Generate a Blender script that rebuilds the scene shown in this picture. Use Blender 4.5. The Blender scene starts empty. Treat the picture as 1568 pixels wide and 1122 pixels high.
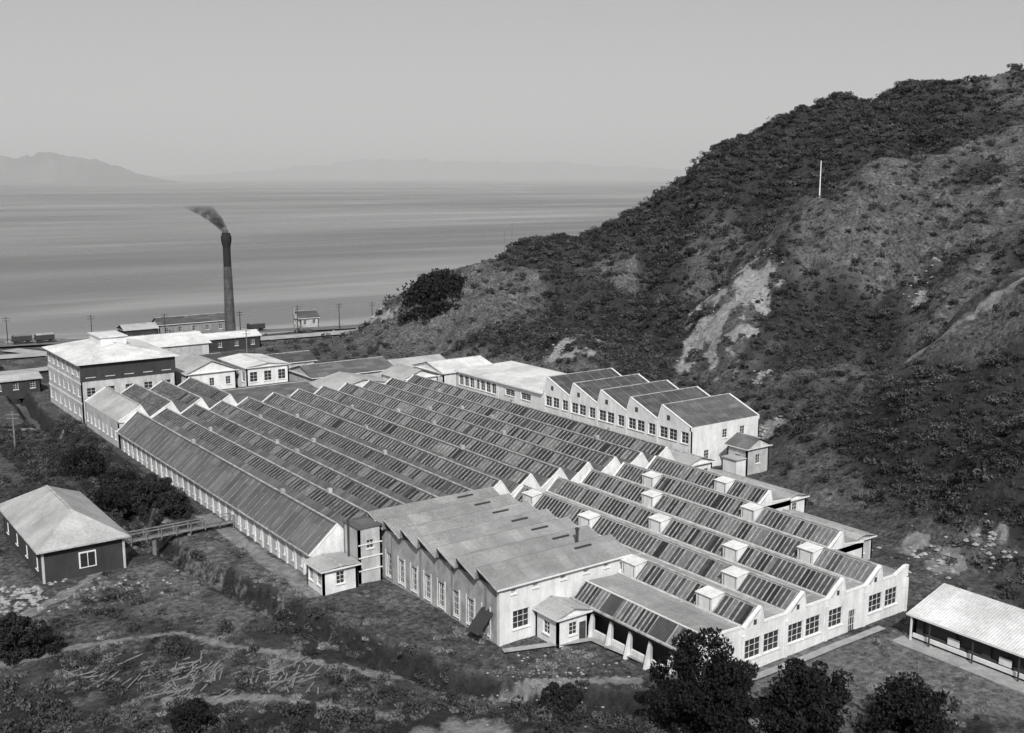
import bpy, math, random
import numpy as np
from mathutils import Vector
random.seed(7); RS=np.random.RandomState(11)
scene=bpy.context.scene
COL=bpy.context.collection
# ------------------------------------------------------------------ materials
def newmat(name):
    m=bpy.data.materials.new(name); m.use_nodes=True
    nt=m.node_tree; b=nt.nodes["Principled BSDF"]
    return m,nt,b
def N(nt,t,**kw):
    n=nt.nodes.new(t)
    for k,v in kw.items(): setattr(n,k,v)
    return n
def L(nt,a,b): nt.links.new(a,b)
def g(v): return (v,v,v,1)
def ramp(nt,fac,stops):
    r=N(nt,"ShaderNodeValToRGB"); e=r.color_ramp.elements
    while len(e)<len(stops): e.new(0.5)
    for i,(p,v) in enumerate(stops): e[i].position=p; e[i].color=g(v)
    L(nt,fac,r.inputs[0]); return r.outputs[0]
def noise(nt,vec,scale,detail=4,rough=.6):
    n=N(nt,"ShaderNodeTexNoise"); n.inputs["Scale"].default_value=scale
    n.inputs["Detail"].default_value=detail; n.inputs["Roughness"].default_value=rough
    if vec is not None: L(nt,vec,n.inputs["Vector"])
    return n.outputs[0]
def mapping(nt,vec,scale):
    m=N(nt,"ShaderNodeMapping"); m.inputs["Scale"].default_value=scale
    L(nt,vec,m.inputs["Vector"]); return m.outputs[0]
def mult(nt,a,b,f=1.0):
    m=N(nt,"ShaderNodeMix",data_type='RGBA',blend_type='MULTIPLY'); m.inputs[0].default_value=f
    L(nt,a,m.inputs[6]); L(nt,b,m.inputs[7]); return m.outputs[2]
def mixc(nt,fac,a,b):
    m=N(nt,"ShaderNodeMix",data_type='RGBA')
    L(nt,fac,m.inputs[0])
    for i,s in ((6,a),(7,b)):
        if isinstance(s,(int,float)): m.inputs[i].default_value=g(s)
        else: L(nt,s,m.inputs[i])
    return m.outputs[2]
def wallmat(name,base,var=.25,rough=.9,streak=.25):
    m,nt,b=newmat(name); tc=N(nt,"ShaderNodeTexCoord"); P=tc.outputs["Object"]
    n1=noise(nt,P,.45,6,.65)
    c=ramp(nt,n1,[(.28,base*(1-var)),(.68,base*(1+var*.4))])
    st=noise(nt,mapping(nt,P,(.9,.9,.16)),1.3,5,.7)
    c=mult(nt,c,ramp(nt,st,[(.35,1-streak),(.6,1.0)]))
    sp=noise(nt,P,6,3,.6)
    c=mult(nt,c,ramp(nt,sp,[(.3,.86),(.6,1.0)]))
    L(nt,c,b.inputs["Base Color"]); b.inputs["Roughness"].default_value=rough
    bp=N(nt,"ShaderNodeBump"); bp.inputs["Strength"].default_value=.25; bp.inputs["Distance"].default_value=.05
    L(nt,noise(nt,P,9,4),bp.inputs["Height"]); L(nt,bp.outputs[0],b.inputs["Normal"])
    return m
def roofmat(name,base,sx=.9,sy=2.4,var=.3,corr='y',rough=.75):
    """sheet iron roofing: sheets of slightly different age, rust streaks and corrugation"""
    m,nt,b=newmat(name); tc=N(nt,"ShaderNodeTexCoord"); P=tc.outputs["Object"]
    sn=N(nt,"ShaderNodeVectorMath",operation='SNAP'); L(nt,P,sn.inputs[0]); sn.inputs[1].default_value=(sx,sy,50)
    wn=N(nt,"ShaderNodeTexWhiteNoise"); L(nt,sn.outputs[0],wn.inputs["Vector"])
    c=ramp(nt,wn.outputs["Value"],[(0,base*(1-var*.7)),(.8,base),(1,base*(1+var*.6))])
    c=mult(nt,c,ramp(nt,noise(nt,P,.22,6,.65),[(.3,.62),(.62,1.0)]))
    c=mult(nt,c,ramp(nt,noise(nt,P,3.0,5,.7),[(.3,.72),(.6,1.0)]))
    L(nt,c,b.inputs["Base Color"]); b.inputs["Roughness"].default_value=rough
    w=N(nt,"ShaderNodeTexWave"); w.bands_direction='Y' if corr=='y' else 'X'
    w.inputs["Scale"].default_value=1.1; L(nt,P,w.inputs["Vector"])
    bp=N(nt,"ShaderNodeBump"); bp.inputs["Strength"].default_value=.5; bp.inputs["Distance"].default_value=.06
    L(nt,w.outputs[1],bp.inputs["Height"]); L(nt,bp.outputs[0],b.inputs["Normal"])
    return m
def plain(name,v,rough=.8,metal=0,var=.2,scale=2):
    m,nt,b=newmat(name); tc=N(nt,"ShaderNodeTexCoord")
    L(nt,ramp(nt,noise(nt,tc.outputs["Object"],scale,4),[(.3,v*(1-var)),(.7,v*(1+var))]),b.inputs["Base Color"])
    b.inputs["Roughness"].default_value=rough; b.inputs["Metallic"].default_value=metal
    return m
def brickmat(name,base):
    m,nt,b=newmat(name); tc=N(nt,"ShaderNodeTexCoord"); P=tc.outputs["Object"]
    mp=N(nt,"ShaderNodeMapping"); mp.inputs["Rotation"].default_value=(math.radians(90),0,math.radians(90)); L(nt,P,mp.inputs[0])
    br=N(nt,"ShaderNodeTexBrick"); br.inputs["Scale"].default_value=2.2
    br.inputs["Color1"].default_value=g(base*.75); br.inputs["Color2"].default_value=g(base*1.25); br.inputs["Mortar"].default_value=g(base*1.7)
    L(nt,mp.outputs[0],br.inputs["Vector"])
    c=mult(nt,br.outputs[0],ramp(nt,noise(nt,P,.5,6,.7),[(.3,.55),(.65,1.25)]))
    c=mult(nt,c,ramp(nt,noise(nt,mapping(nt,P,(1.5,1.5,.2)),1.5,5,.7),[(.35,.7),(.6,1.0)]))
    L(nt,c,b.inputs["Base Color"]); b.inputs["Roughness"].default_value=.95
    return m
M={}
M['white']=wallmat("white_plaster",.74,.2,streak=.2)
M['cream']=wallmat("aged_plaster",.50,.3,streak=.3)
M['grey']=wallmat("grey_render",.26,.35)
M['dark']=wallmat("dark_weatherboard_and_shade",.04,.3)  # weatherboard colour, also used where shade is painted in
M['brick']=brickmat("weathered_brick",.22)
M['trim']=plain("painted_trim",.66,.6,var=.12)
M['capping']=plain("ridge_capping",.34,.6,var=.45,scale=1.2)
M['bars']=plain("glazing_bar_paint",.19,.6,var=.5,scale=1.5)
M['bars_lt']=plain("glazing_bar_light",.27,.6,var=.45,scale=1.5)
M['roof_lt']=roofmat("light_iron_roof",.44,3,3,.15)
M['roof_shed']=roofmat("asbestos_sheet_roof",.31,1.2,2.2,.2,'x')
M['roof_wh']=roofmat("white_painted_roof",.72,4,4,.1)
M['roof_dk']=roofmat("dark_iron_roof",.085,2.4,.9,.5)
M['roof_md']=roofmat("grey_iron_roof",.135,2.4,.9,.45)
M['flat']=roofmat("flat_roof_felt",.36,2,3,.3)
M['gl_dark']=plain("glass_dark",.022,.45,var=.4)
M['gl_mid']=plain("glass_dusty",.05,.6,var=.4)
M['gl_pale']=plain("glass_whitewashed",.13,.7,var=.3)
M['pipe']=plain("dark_iron",.04,.6)
M['wood']=plain("weathered_timber",.16,.9,var=.35)
M['concrete']=wallmat("concrete",.34,.3)
# ------------------------------------------------------------------ mesh helpers
class Part:
    def __init__(s): s.v=[]; s.f=[]
    def poly(s,pts):
        i=len(s.v); s.v+= [tuple(p) for p in pts]; s.f.append(tuple(range(i,i+len(pts))))
    def box(s,x0,x1,y0,y1,z0,z1):
        i=len(s.v)
        s.v+=[(x,y,z) for z in (z0,z1) for y in (y0,y1) for x in (x0,x1)]
        for q in ((0,2,3,1),(4,5,7,6),(0,1,5,4),(2,6,7,3),(0,4,6,2),(1,3,7,5)): s.f.append(tuple(i+k for k in q))
    def beam(s,p,q,w,h,up=(0,0,1)):
        p=Vector(p);q=Vector(q);d=(q-p)
        if d.length<1e-6: return
        d.normalize(); u=Vector(up)
        if abs(d.dot(u))>.98: u=Vector((1,0,0))
        r=d.cross(u).normalized()*(w/2); t=r.cross(d).normalized()*(h/2)
        i=len(s.v)
        for b in (p,q):
            for a in (-r-t,r-t,r+t,-r+t): s.v.append(tuple(b+a))
        for f in ((0,1,2,3),(7,6,5,4),(0,4,5,1),(1,5,6,2),(2,6,7,3),(3,7,4,0)): s.f.append(tuple(i+k for k in f))
    def lathe(s,cx,cy,prof,n=20):
        i=len(s.v)
        for r,z in prof:
            for k in range(n):
                a=2*math.pi*k/n; s.v.append((cx+r*math.cos(a),cy+r*math.sin(a),z))
        for j in range(len(prof)-1):
            for k in range(n):
                a=i+j*n+k; b=i+j*n+(k+1)%n; s.f.append((a,b,b+n,a+n))
        s.f.append(tuple(i+(len(prof)-1)*n+k for k in range(n)))
    def taper(s,p,q,r0,r1,n=7):
        p=Vector(p);q=Vector(q);d=(q-p).normalized();u=Vector((0,0,1)) if abs(d.z)<.9 else Vector((1,0,0))
        a=d.cross(u).normalized();b=d.cross(a)
        i=len(s.v)
        for c,r in ((p,r0),(q,r1)):
            for k in range(n):
                t=2*math.pi*k/n; s.v.append(tuple(c+a*r*math.cos(t)+b*r*math.sin(t)))
        for k in range(n): s.f.append((i+k,i+(k+1)%n,i+n+(k+1)%n,i+n+k))
        s.f.append(tuple(i+n+k for k in range(n)))
    def obj(s,name,mat,smooth=False):
        me=bpy.data.meshes.new(name); me.from_pydata(s.v,[],s.f); me.materials.append(mat)
        if smooth: me.polygons.foreach_set("use_smooth",[True]*len(me.polygons))
        me.update()
        o=bpy.data.objects.new(name,me); COL.objects.link(o); return o
class Bld:
    def __init__(s,name): s.name=name; s.p={}
    def __call__(s,part,mat):
        k=(part,mat)
        if k not in s.p: s.p[k]=Part()
        return s.p[k]
    def finish(s,smooth=False):
        e=bpy.data.objects.new(s.name,None); COL.objects.link(e)
        for (part,mat),P in s.p.items():
            if P.f:
                o=P.obj(part,M[mat],smooth); o.parent=e
        return e
def wall(B,mat,p0,p1,z0,z1,ops=(),t=.25,part='walls',mull=(2,3),trim='trim',frames=True,glass='gl_dark'):
    p0=Vector((p0[0],p0[1],0));p1=Vector((p1[0],p1[1],0)); d=p1-p0; Ln=d.length; d.normalize()
    n=Vector((d.y,-d.x,0))
    def W(u,w,o): return tuple(p0+d*u+n*o+Vector((0,0,w)))
    us=sorted(set([0,Ln]+[max(0,min(Ln,x)) for o in ops for x in o[:2]]))
    ws=sorted(set([z0,z1]+[max(z0,min(z1,x)) for o in ops for x in o[2:4]]))
    def hole(i,j):
        if i<0 or j<0 or i>=len(us)-1 or j>=len(ws)-1: return False
        cu=(us[i]+us[i+1])/2; cw=(ws[j]+ws[j+1])/2
        return any(o[0]<cu<o[1] and o[2]<cw<o[3] for o in ops)
    P=B(part,mat)
    for i in range(len(us)-1):
        for j in range(len(ws)-1):
            if hole(i,j): continue
            a,b,c,e=us[i],us[i+1],ws[j],ws[j+1]
            P.poly([W(a,c,0),W(b,c,0),W(b,e,0),W(a,e,0)])
            P.poly([W(a,c,-t),W(a,e,-t),W(b,e,-t),W(b,c,-t)])
            if hole(i-1,j) or i==0: P.poly([W(a,c,0),W(a,e,0),W(a,e,-t),W(a,c,-t)])
            if hole(i+1,j) or i==len(us)-2: P.poly([W(b,c,0),W(b,c,-t),W(b,e,-t),W(b,e,0)])
            if hole(i,j-1): P.poly([W(a,c,0),W(a,c,-t),W(b,c,-t),W(b,c,0)])
            if hole(i,j+1) or j==len(ws)-2: P.poly([W(a,e,0),W(b,e,0),W(b,e,-t),W(a,e,-t)])
    for o in ops:
        a,b,c,e=o[:4]
        B('window_glass',glass).poly([W(a,c,-t*.7),W(b,c,-t*.7),W(b,e,-t*.7),W(a,e,-t*.7)])
        if frames:
            F=B('window_frames',trim); k=-t*.45
            nx,nz=mull
            for i in range(nx+1):
                u=a+(b-a)*i/nx; ww=.10 if i in (0,nx) else .04
                F.beam(W(u,c,k),W(u,e,k),ww,ww)
            for i in range(nz+1):
                w=c+(e-c)*i/nz; ww=.10 if i in (0,nz) else .035
                F.beam(W(a,w,k+.01),W(b,w,k+.01),ww,ww)
            B('window_sills',trim).beam(W(a-.1,c-.05,.04),W(b+.1,c-.05,.04),.16,.09)
def row(u0,u1,n,w,z0,z1):
    st=(u1-u0)/n
    return [(u0+st*(i+.5)-w/2,u0+st*(i+.5)+w/2,z0,z1) for i in range(n)]
def glazed(B,A,Bp,y0,y1,pitch=.8,skip=(),pale=.12,mid=.4,bars='bars',bw=.09):
    """glazing strip between edge A=(x,z) and Bp=(x,z) running along y: panes + raised glazing bars"""
    y=y0
    dx,dz=Bp[0]-A[0],Bp[1]-A[1]; l=math.hypot(dx,dz); nx,nz=-dz/l*.05,dx/l*.05
    run=0; m='gl_dark'
    while y<y1-1e-3:
        e=min(y+pitch,y1)
        if not any(a<=y<b for a,b in skip):
            if run<=0:
                r=random.random(); m='gl_pale' if r<pale else ('gl_mid' if r<pale+mid else 'gl_dark'); run=random.choice((1,1,2))
            run-=1
            B('skylight_glass',m).poly([(A[0],y,A[1]),(A[0],e,A[1]),(Bp[0],e,Bp[1]),(Bp[0],y,Bp[1])])
            if random.random()<.96: B('glazing_bars',bars).beam((A[0]+nx,y,A[1]+nz),(Bp[0]+nx,y,Bp[1]+nz),bw*random.uniform(.7,1.3),.07)
        y=e
def strip(B,part,mat,A,Bp,y0,y1):
    B(part,mat).poly([(A[0],y0,A[1]),(A[0],y1,A[1]),(Bp[0],y1,Bp[1]),(Bp[0],y0,Bp[1])])
def gable_poly(B,mat,prof,y,zb,t=.2,cap=True,part='gable_walls'):
    P=B(part,mat)
    pts=[(prof[0][0],zb)]+list(prof)+[(prof[-1][0],zb)]
    P.poly([(x,y,z) for x,z in pts]); P.poly([(x,y+t,z) for x,z in pts][::-1])
    if cap:
        for a,b in zip(prof[:-1],prof[1:]):
            B('parapet_capping','trim').beam((a[0],y+t/2,a[1]+.04),(b[0],y+t/2,b[1]+.04),t+.12,.1)
def house(name,x0,x1,y0,y1,h,rise,axis='y',wm='cream',rm='roof_md',hip=0,wins=(3,2),wz=(1.0,2.4),ww=1.0,storeys=1,sh=3.2,eave=.35,z0=0,chim=False,roofcap=True,frames=True):
    B=Bld(name)
    def ops(Ln,n):
        o=[]
        for s in range(storeys):
            if n: o+=row(0,Ln,n,ww,z0+wz[0]+s*sh,z0+wz[1]+s*sh)
        return o
    nx,ny=wins
    wall(B,wm,(x0,y0),(x1,y0),z0-1,z0+h,ops(x1-x0,nx),frames=frames); wall(B,wm,(x1,y0),(x1,y1),z0-1,z0+h,ops(y1-y0,ny),frames=frames)
    wall(B,wm,(x1,y1),(x0,y1),z0-1,z0+h,ops(x1-x0,nx),frames=frames); wall(B,wm,(x0,y1),(x0,y0),z0-1,z0+h,ops(y1-y0,ny),frames=frames)
    X0,X1,Y0,Y1=x0-eave,x1+eave,y0-eave,y1+eave; H=z0+h+.02
    R=B('roof',rm)
    if axis=='y':
        xm=(x0+x1)/2; a=(xm,Y0+hip,H+rise); b=(xm,Y1-hip,H+rise)
        R.poly([(X0,Y0,H),a,b,(X0,Y1,H)]); R.poly([(X1,Y1,H),b,a,(X1,Y0,H)])
        if hip: R.poly([(X0,Y0,H),(X1,Y0,H),a]); R.poly([(X1,Y1,H),(X0,Y1,H),b])
        else:
            for yy in (y0,y1): B('gable_ends',wm).poly([(x0,yy,H-.02),(x1,yy,H-.02),(xm,yy,H+rise*(1-.0)-.12)])
    else:
        ym=(y0+y1)/2; a=(X0+hip,ym,H+rise); b=(X1-hip,ym,H+rise)
        R.poly([(X0,Y0,H),(X1,Y0,H),b,a]); R.poly([(X1,Y1,H),(X0,Y1,H),a,b])
        if hip: R.poly([(X0,Y1,H),(X0,Y0,H),a]); R.poly([(X1,Y0,H),(X1,Y1,H),b])
        else:
            for xx in (x0,x1): B('gable_ends',wm).poly([(xx,y0,H-.02),(xx,y1,H-.02),(xx,ym,H+rise-.12)])
    if roofcap: B('ridge_cap','capping').beam(a,b,.3,.1)
    for q in (((X0,Y0),(X1,Y0)),((X1,Y0),(X1,Y1)),((X1,Y1),(X0,Y1)),((X0,Y1),(X0,Y0))):
        B('fascia','trim' if wm!='dark' else 'capping').beam((*q[0],H-.08),(*q[1],H-.08),.08,.13)
    B('soffit',wm).poly([(X0,Y0,H-.01),(X0,Y1,H-.01),(X1,Y1,H-.01),(X1,Y0,H-.01)])
    if chim:
        B('chimney','brick').box(a[0]-.35,a[0]+.35,a[1]+1,a[1]+1.7,H,H+rise+1.2)
    return B
# ------------------------------------------------------------------ noise + terrain
TB=RS.rand(8,256,256)
def vn(x,y,s=0):
    xi=np.floor(x).astype(int);yi=np.floor(y).astype(int);fx=x-xi;fy=y-yi
    fx=fx*fx*(3-2*fx);fy=fy*fy*(3-2*fy);T=TB[s%8]
    a=T[xi&255,yi&255];b=T[(xi+1)&255,yi&255];c=T[xi&255,(yi+1)&255];d=T[(xi+1)&255,(yi+1)&255]
    return (a*(1-fx)+b*fx)*(1-fy)+(c*(1-fx)+d*fx)*fy
def fbm(x,y,o=4,s=0):
    r=0;a=.5;t=0
    for k in range(o):
        r=r+a*vn(x*2**k+17*k,y*2**k+31*k,s+k);t+=a;a*=.5
    return r/t
CP=[(279,109,77),(264,119,74),(247,126,73),(226,134,69),(211,139,65),(205,144,62),(187,151,52),(176,158,42),(168,164,35),(155,173,26),(142,185,24),(117,177,21),(107,172,20),(98,171,19),(92,182,12),(86,193,1),
(222,76,58),(201,78,51),(173,87,48),(151,84,40),(141,85,32),(129,81,24),(114,74,14),(101,67,4),(225,110,60),(202,115,50),(180,119,38),(146,106,23),(137,106,19),(141,129,23),(127,139,18),(112,143,11),
(87,136,6),(110,157,15),(89,160,5),(118,114,12),(99,110,8),(112,94,11),(104,77,6),(99,4,29),(95,11,24),(90,17,19),(87,23,13),(81,27,7),(75,30,2),(125,54,7),(135,46,17),(149,42,26),(161,40,33),(146,63,27),(166,61,36),(189,56,45),(127,64,17),(106,55,8),
(66,4,3),(71,3,7),(69,-14,11),(82,-6,16),(82,2,15),(79,9,13),(61,-11,5),(58,-20,3),(70,13,5),(55,-11,1),
(84,146,0),(80,125,0),(78,105,0),(77,88,0),(80,66,0),(80,50,0),(78,38,0),(68,29,0),(60,15,0),(51,1,0),(48,-13,0),(49,-25,0),(46,-40,0),(40,-60,1),
(60,60,0),(60,110,0),(60,140,0),(40,150,0),(40,100,0),(20,100,0),(0,100,0),(30,60,0),(30,20,0),(0,50,0),(0,0,0),(30,-20,0),(-20,20,0),(-20,60,0),(-20,110,0),(0,150,0),(30,190,0),(60,190,0),(75,170,0),(80,195,0),(-40,150,0),(-40,90,1),(-40,40,0),(-30,-5,0),(-10,-25,0),(15,-40,0),(-60,10,2),(-80,60,4),(-80,130,2),(0,200,0),(-60,200,0),(35,-60,3),
(6,262,-2),(39,240,-2),(85,222,-2),(97,212,-2),(0,285,-7),(50,262,-7),(95,235,-7),(-60,290,-2),(-80,315,-7),(112,206,-2),(120,215,-6),(150,212,-4),(180,215,-4),(215,215,0),(160,240,-8),(230,245,-8),(280,230,-3),(320,200,20),(330,260,-8),(-150,330,-3),(-150,360,-8),
(330,120,72),(330,30,85),(260,20,75),(200,0,62),(150,-20,50),(110,-40,42),(80,-50,25),(100,-90,50),(60,-90,30),(20,-90,20),(-20,-70,17),(-45,-65,26),(-57,-85,40),(-90,-110,55),(-40,-110,52),(-90,-70,30),(-120,-30,25),(-120,60,15),(-130,150,8),(-35,-45,8),(200,-100,80),(340,-100,95)]
CP=np.array(CP,float); c2=16.0
def K(d2): return np.sqrt(d2+c2)
D2=((CP[:,None,:2]-CP[None,:,:2])**2).sum(-1)
A=-K(D2); n=len(CP); Aug=np.zeros((n+1,n+1)); Aug[:n,:n]=A; Aug[:n,n]=1;Aug[n,:n]=1
sol=np.linalg.solve(Aug,np.append(CP[:,2],0))
CH=[(-10,170),(-13,130),(-12,100),(-14,75),(-16,60),(-17,50),(-16,38),(-14,25),(-11,8),(-7,-4),(-1,-12),(4,-19),(12,-30),(25,-45)]
def pdist(x,y,pl):
    d=np.full(x.shape,1e9)
    for (ax,ay),(bx,by) in zip(pl[:-1],pl[1:]):
        vx,vy=bx-ax,by-ay;t=np.clip(((x-ax)*vx+(y-ay)*vy)/(vx*vx+vy*vy),0,1)
        d=np.minimum(d,np.hypot(x-ax-t*vx,y-ay-t*vy))
    return d
def sst(a,b,x):
    t=np.clip((x-a)/(b-a),0,1);return t*t*(3-2*t)
GUL=[([(110,60),(122,62),(136,66)],3.5,5),([(100,88),(114,100),(130,116),(150,134)],4,7),([(92,118),(108,130),(124,150)],3,6),([(82,32),(98,34),(120,36),(150,30)],5,7),
     ([(108,78),(124,96),(140,104)],2.5,4),([(112,70),(128,74),(142,92)],2,4),([(62,2),(74,-4),(88,-4)],2,4),([(66,14),(78,16),(88,10)],2,4),([(120,44),(140,54),(160,50)],2.5,5),([(160,60),(176,74),(200,66)],2.5,6),([(150,110),(180,112),(215,100)],4,8),([(130,120),(150,140),(160,160)],3,6),([(56,-16),(68,-22),(80,-24)],2,4),([(170,120),(190,134),(205,130)],3,6)]
def hz(x,y):
    x=np.atleast_1d(np.asarray(x,float));y=np.atleast_1d(np.asarray(y,float))
    sh=x.shape;x=x.ravel();y=y.ravel();z=np.empty(len(x))
    for i in range(0,len(x),40000):
        X=x[i:i+40000];Y=y[i:i+40000]
        d=(X[:,None]-CP[None,:,0])**2+(Y[:,None]-CP[None,:,1])**2
        z[i:i+40000]=-(K(d)@sol[:n])+sol[n]
    z=np.where(z>0,np.maximum(z-.7,0)*sst(0,2.5,z),z)
    z=np.where((z<0)&(y<212)&(x<100),0,z)
    hill=sst(1.5,12,z)
    wx=x+(fbm(x/12,y/12,3,5)-.5)*14; wy=y+(fbm(x/12,y/12,3,6)-.5)*14
    for pl,dp,wd in GUL: z=z-hill*dp*np.exp(-(pdist(wx,wy,pl)/wd)**2)
    rid=1-np.abs(2*fbm(x/24+3.3,y/24,4,1)-1)*2
    z=z+hill*((rid-.55)*5.0+(fbm(x/9,y/9,3,3)-.5)*3.8)
    z=z+hill*(fbm(x/3,y/3,2,5)-.5)*1.1
    z=z+(fbm(x/5,y/5,3,2)-.5)*.35
    dc=pdist(x,y,CH)+(fbm(x/4,y/4,2,6)-.5)*1.4
    z=z-2.5*(1-sst(.8,2.3,dc))
    return z.reshape(sh)
def h1(x,y): return float(hz([x],[y])[0])
xs=np.concatenate([np.arange(-170,-60,3),np.arange(-60,60,.5),np.arange(60,230,1.1),np.arange(230,360,3)])
ys=np.concatenate([np.arange(-130,-45,3),np.arange(-45,75,.5),np.arange(75,270,1.2),np.arange(270,380,4)])
GX,GY=np.meshgrid(xs,ys); GZ=hz(GX,GY)
P1=[(-42,32),(-38,33),(-29,40),(-24,46),(-20,50)]
P2=[(-45,24),(-34,24),(-25,22),(-17,9),(-12,1),(-8,-3.2),(-4,-6),(6,-13)]
P3=[(-30,8),(-22,3),(-15,-6)]
P5=[(-45,132),(-21,126),(-8,122)]
ROAD=[(-150,262),(-60,232),(-5,211),(50,203),(80,200),(97,199),(112,203)]
RAIL=[(-150,282),(-60,250),(0,232),(45,222),(85,211),(104,206)]
TRK=[(106,-2),(99,4),(95,11),(91,16),(88,21)]
SCREE=[([(134,100),(120,86),(108,75)],2.6),([(140,95),(129,84),(118,76)],1.9),([(127,100),(116,88),(105,80)],1.9),([(104,114),(97,107)],2.2),([(98,112),(92,110)],1.4),([(56,-8),(54,-13)],1.5),([(60,-14),(57,-18)],.9),([(90,190),(86,184),(88,176)],1.6),([(86,42),(80,40)],1.4),([(150,56),(141,50)],.8),([(110,62),(103,58)],1.2)]
def blob(x,y,cx,cy,r,a=1): return a*np.exp(-((x-cx)**2+(y-cy)**2)/(r*r))
def cover(x,y,z):
    e=(fbm(x/2.2,y/2.2,3,4)-.5)*1.8
    hill=sst(1.5,6,z)
    b=np.zeros_like(x)
    for pl,w,am in ((P1,.8,1),(P2,.6,.95),(P3,.6,.85),(TRK,.7,.8),(P5,1.2,.8)): b=np.maximum(b,am*(1-sst(w*.4,w*1.5,pdist(x,y,pl)+e*.9)))
    b=np.maximum(b,.9*sst(.4,.7,blob(x,y,-14,-14,7)+e*.3))
    b=np.maximum(b,.56*sst(.25,.6,blob(x,y,24,-25,9)+blob(x,y,33,-30,8)+blob(x,y,15,-23,6)+e*.2))
    b=np.maximum(b,.85*(1-sst(.8,1.6,np.abs(x+8.6)+e*.5+np.where((y<22)|(y>57),9,0))))
    pn=fbm(x/7,y/7,4,2)
    e2=(fbm(x/3.2,y/3.2,4,6)-.5)
    for pl,w in SCREE: b=np.maximum(b,.92*(1-sst(w*.3,w*1.5,pdist(x+e2*6,y-e2*6,pl)+e2*w*7+e*.5)))
    b=np.maximum(b,sst(.56,.70,pn)*(.46-.22*hill))
    b=np.maximum(b,.34*sst(.3,.8,blob(x,y,94,166,15))*sst(2,5,z))
    b=np.maximum(b,np.where((y>205)&(z<-.3)&(x<110),.6,0))
    s=np.clip((fbm(x/14,y/14,4,0)-.41)*2.3,0,1)*.75
    for cx,cy,r,a in ((230,125,30,.9),(190,140,24,.9),(165,155,22,.9),(145,165,20,.8),(125,168,8,.6),(105,118,13,1.1),(118,116,14,1.1),(92,136,8,1),(128,68,8,.9),(135,58,9,.7),(68,0,12,.7),(74,-12,10,.6),(60,-14,8,.5),(215,95,16,.6),(78,8,9,.6),(98,46,8,.4)):
        s=s+hill*blob(x,y,cx,cy,r,a)
    for cx,cy,r,a in ((165,68,26,.35),(110,162,12,1),(92,168,14,1.4),(96,155,10,1.2),(92,14,8,.5),(100,3,10,.3),(140,140,10,.5),(190,70,20,.2),(120,100,6,.3)): s=s-blob(x,y,cx,cy,r,a)
    for pl,dp,wd in GUL: s=s+hill*.4*np.exp(-(pdist(x,y,pl)/wd)**2)
    s=np.maximum(s,(1-sst(1.2,3.4,pdist(x,y,CH)+e*.8)))
    s=np.maximum(s,np.where((x<-8)&(x>-24)&(y>57)&(y<130),.8,0)*sst(.3,.5,pn+.1))
    s=s+ .5*np.where(x<-20,1,0)*sst(.5,.6,fbm(x/5,y/5,3,7))*np.where(y>60,1,.5)
    s=s+ .9*sst(12,0,(x+57)*.5864+(y+80.5)*.8101-80)*sst(.40,.55,fbm(x/4,y/4,3,5))
    s=np.where(b>.5,s*.25,s)
    return np.clip(b,0,1),np.clip(s,0,1)
BA,SC=cover(GX.ravel(),GY.ravel(),GZ.ravel())
ny,nx=GX.shape
me=bpy.data.meshes.new("ground"); V=np.stack([GX.ravel(),GY.ravel(),GZ.ravel()],1)
idx=np.arange(nx*ny).reshape(ny,nx); F=np.stack([idx[:-1,:-1].ravel(),idx[:-1,1:].ravel(),idx[1:,1:].ravel(),idx[1:,:-1].ravel()],1)
me.vertices.add(len(V)); me.vertices.foreach_set("co",V.ravel()); me.loops.add(F.size); me.loops.foreach_set("vertex_index",F.ravel())
me.polygons.add(len(F)); me.polygons.foreach_set("loop_start",np.arange(0,F.size,4)); me.polygons.foreach_set("loop_total",np.full(len(F),4))
me.polygons.foreach_set("use_smooth",np.ones(len(F),bool)); me.update(calc_edges=True)
for nm,arr in (("bare",BA),("scrub",SC)):
    at=me.attributes.new(nm,'FLOAT','POINT'); at.data.foreach_set("value",arr.astype(np.float32))
ground=bpy.data.objects.new("ground_terrain",me); COL.objects.link(ground)
m,nt,b=newmat("hill_ground"); P=N(nt,"ShaderNodeTexCoord").outputs["Object"]
a1=N(nt,"ShaderNodeAttribute",attribute_name="bare").outputs["Fac"]; a2=N(nt,"ShaderNodeAttribute",attribute_name="scrub").outputs["Fac"]
gr=ramp(nt,noise(nt,P,.35,8,.7),[(.3,.05),(.5,.095),(.72,.17)])
gr=mult(nt,gr,ramp(nt,noise(nt,P,1.6,8,.8),[(.38,.28),(.5,.9),(.62,1.6)]))
dk=ramp(nt,noise(nt,P,1.2,6,.7),[(.3,.015),(.7,.055)])
br=ramp(nt,noise(nt,P,.9,8,.75),[(.3,.12),(.5,.25),(.7,.42)])
def addn(fac,amt,sc):
    mm=N(nt,"ShaderNodeMath",operation='MULTIPLY_ADD'); L(nt,noise(nt,P,sc,6,.7),mm.inputs[0]); mm.inputs[1].default_value=amt; L(nt,fac,mm.inputs[2])
    r=N(nt,"ShaderNodeMapRange"); L(nt,mm.outputs[0],r.inputs[0]); r.inputs[1].default_value=.35+amt*.5; r.inputs[2].default_value=.75+amt*.5; return r.outputs[0]
c=mixc(nt,addn(a2,1.2,1.6),gr,dk); c=mixc(nt,addn(a1,1.3,1.3),c,br)
L(nt,c,b.inputs["Base Color"]); b.inputs["Roughness"].default_value=1; b.inputs["Specular IOR Level"].default_value=.1
bp=N(nt,"ShaderNodeBump"); bp.inputs["Strength"].default_value=1; bp.inputs["Distance"].default_value=.6
L(nt,noise(nt,P,1.3,8,.78),bp.inputs["Height"]); L(nt,bp.outputs[0],b.inputs["Normal"])
me.materials.append(m)
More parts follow.
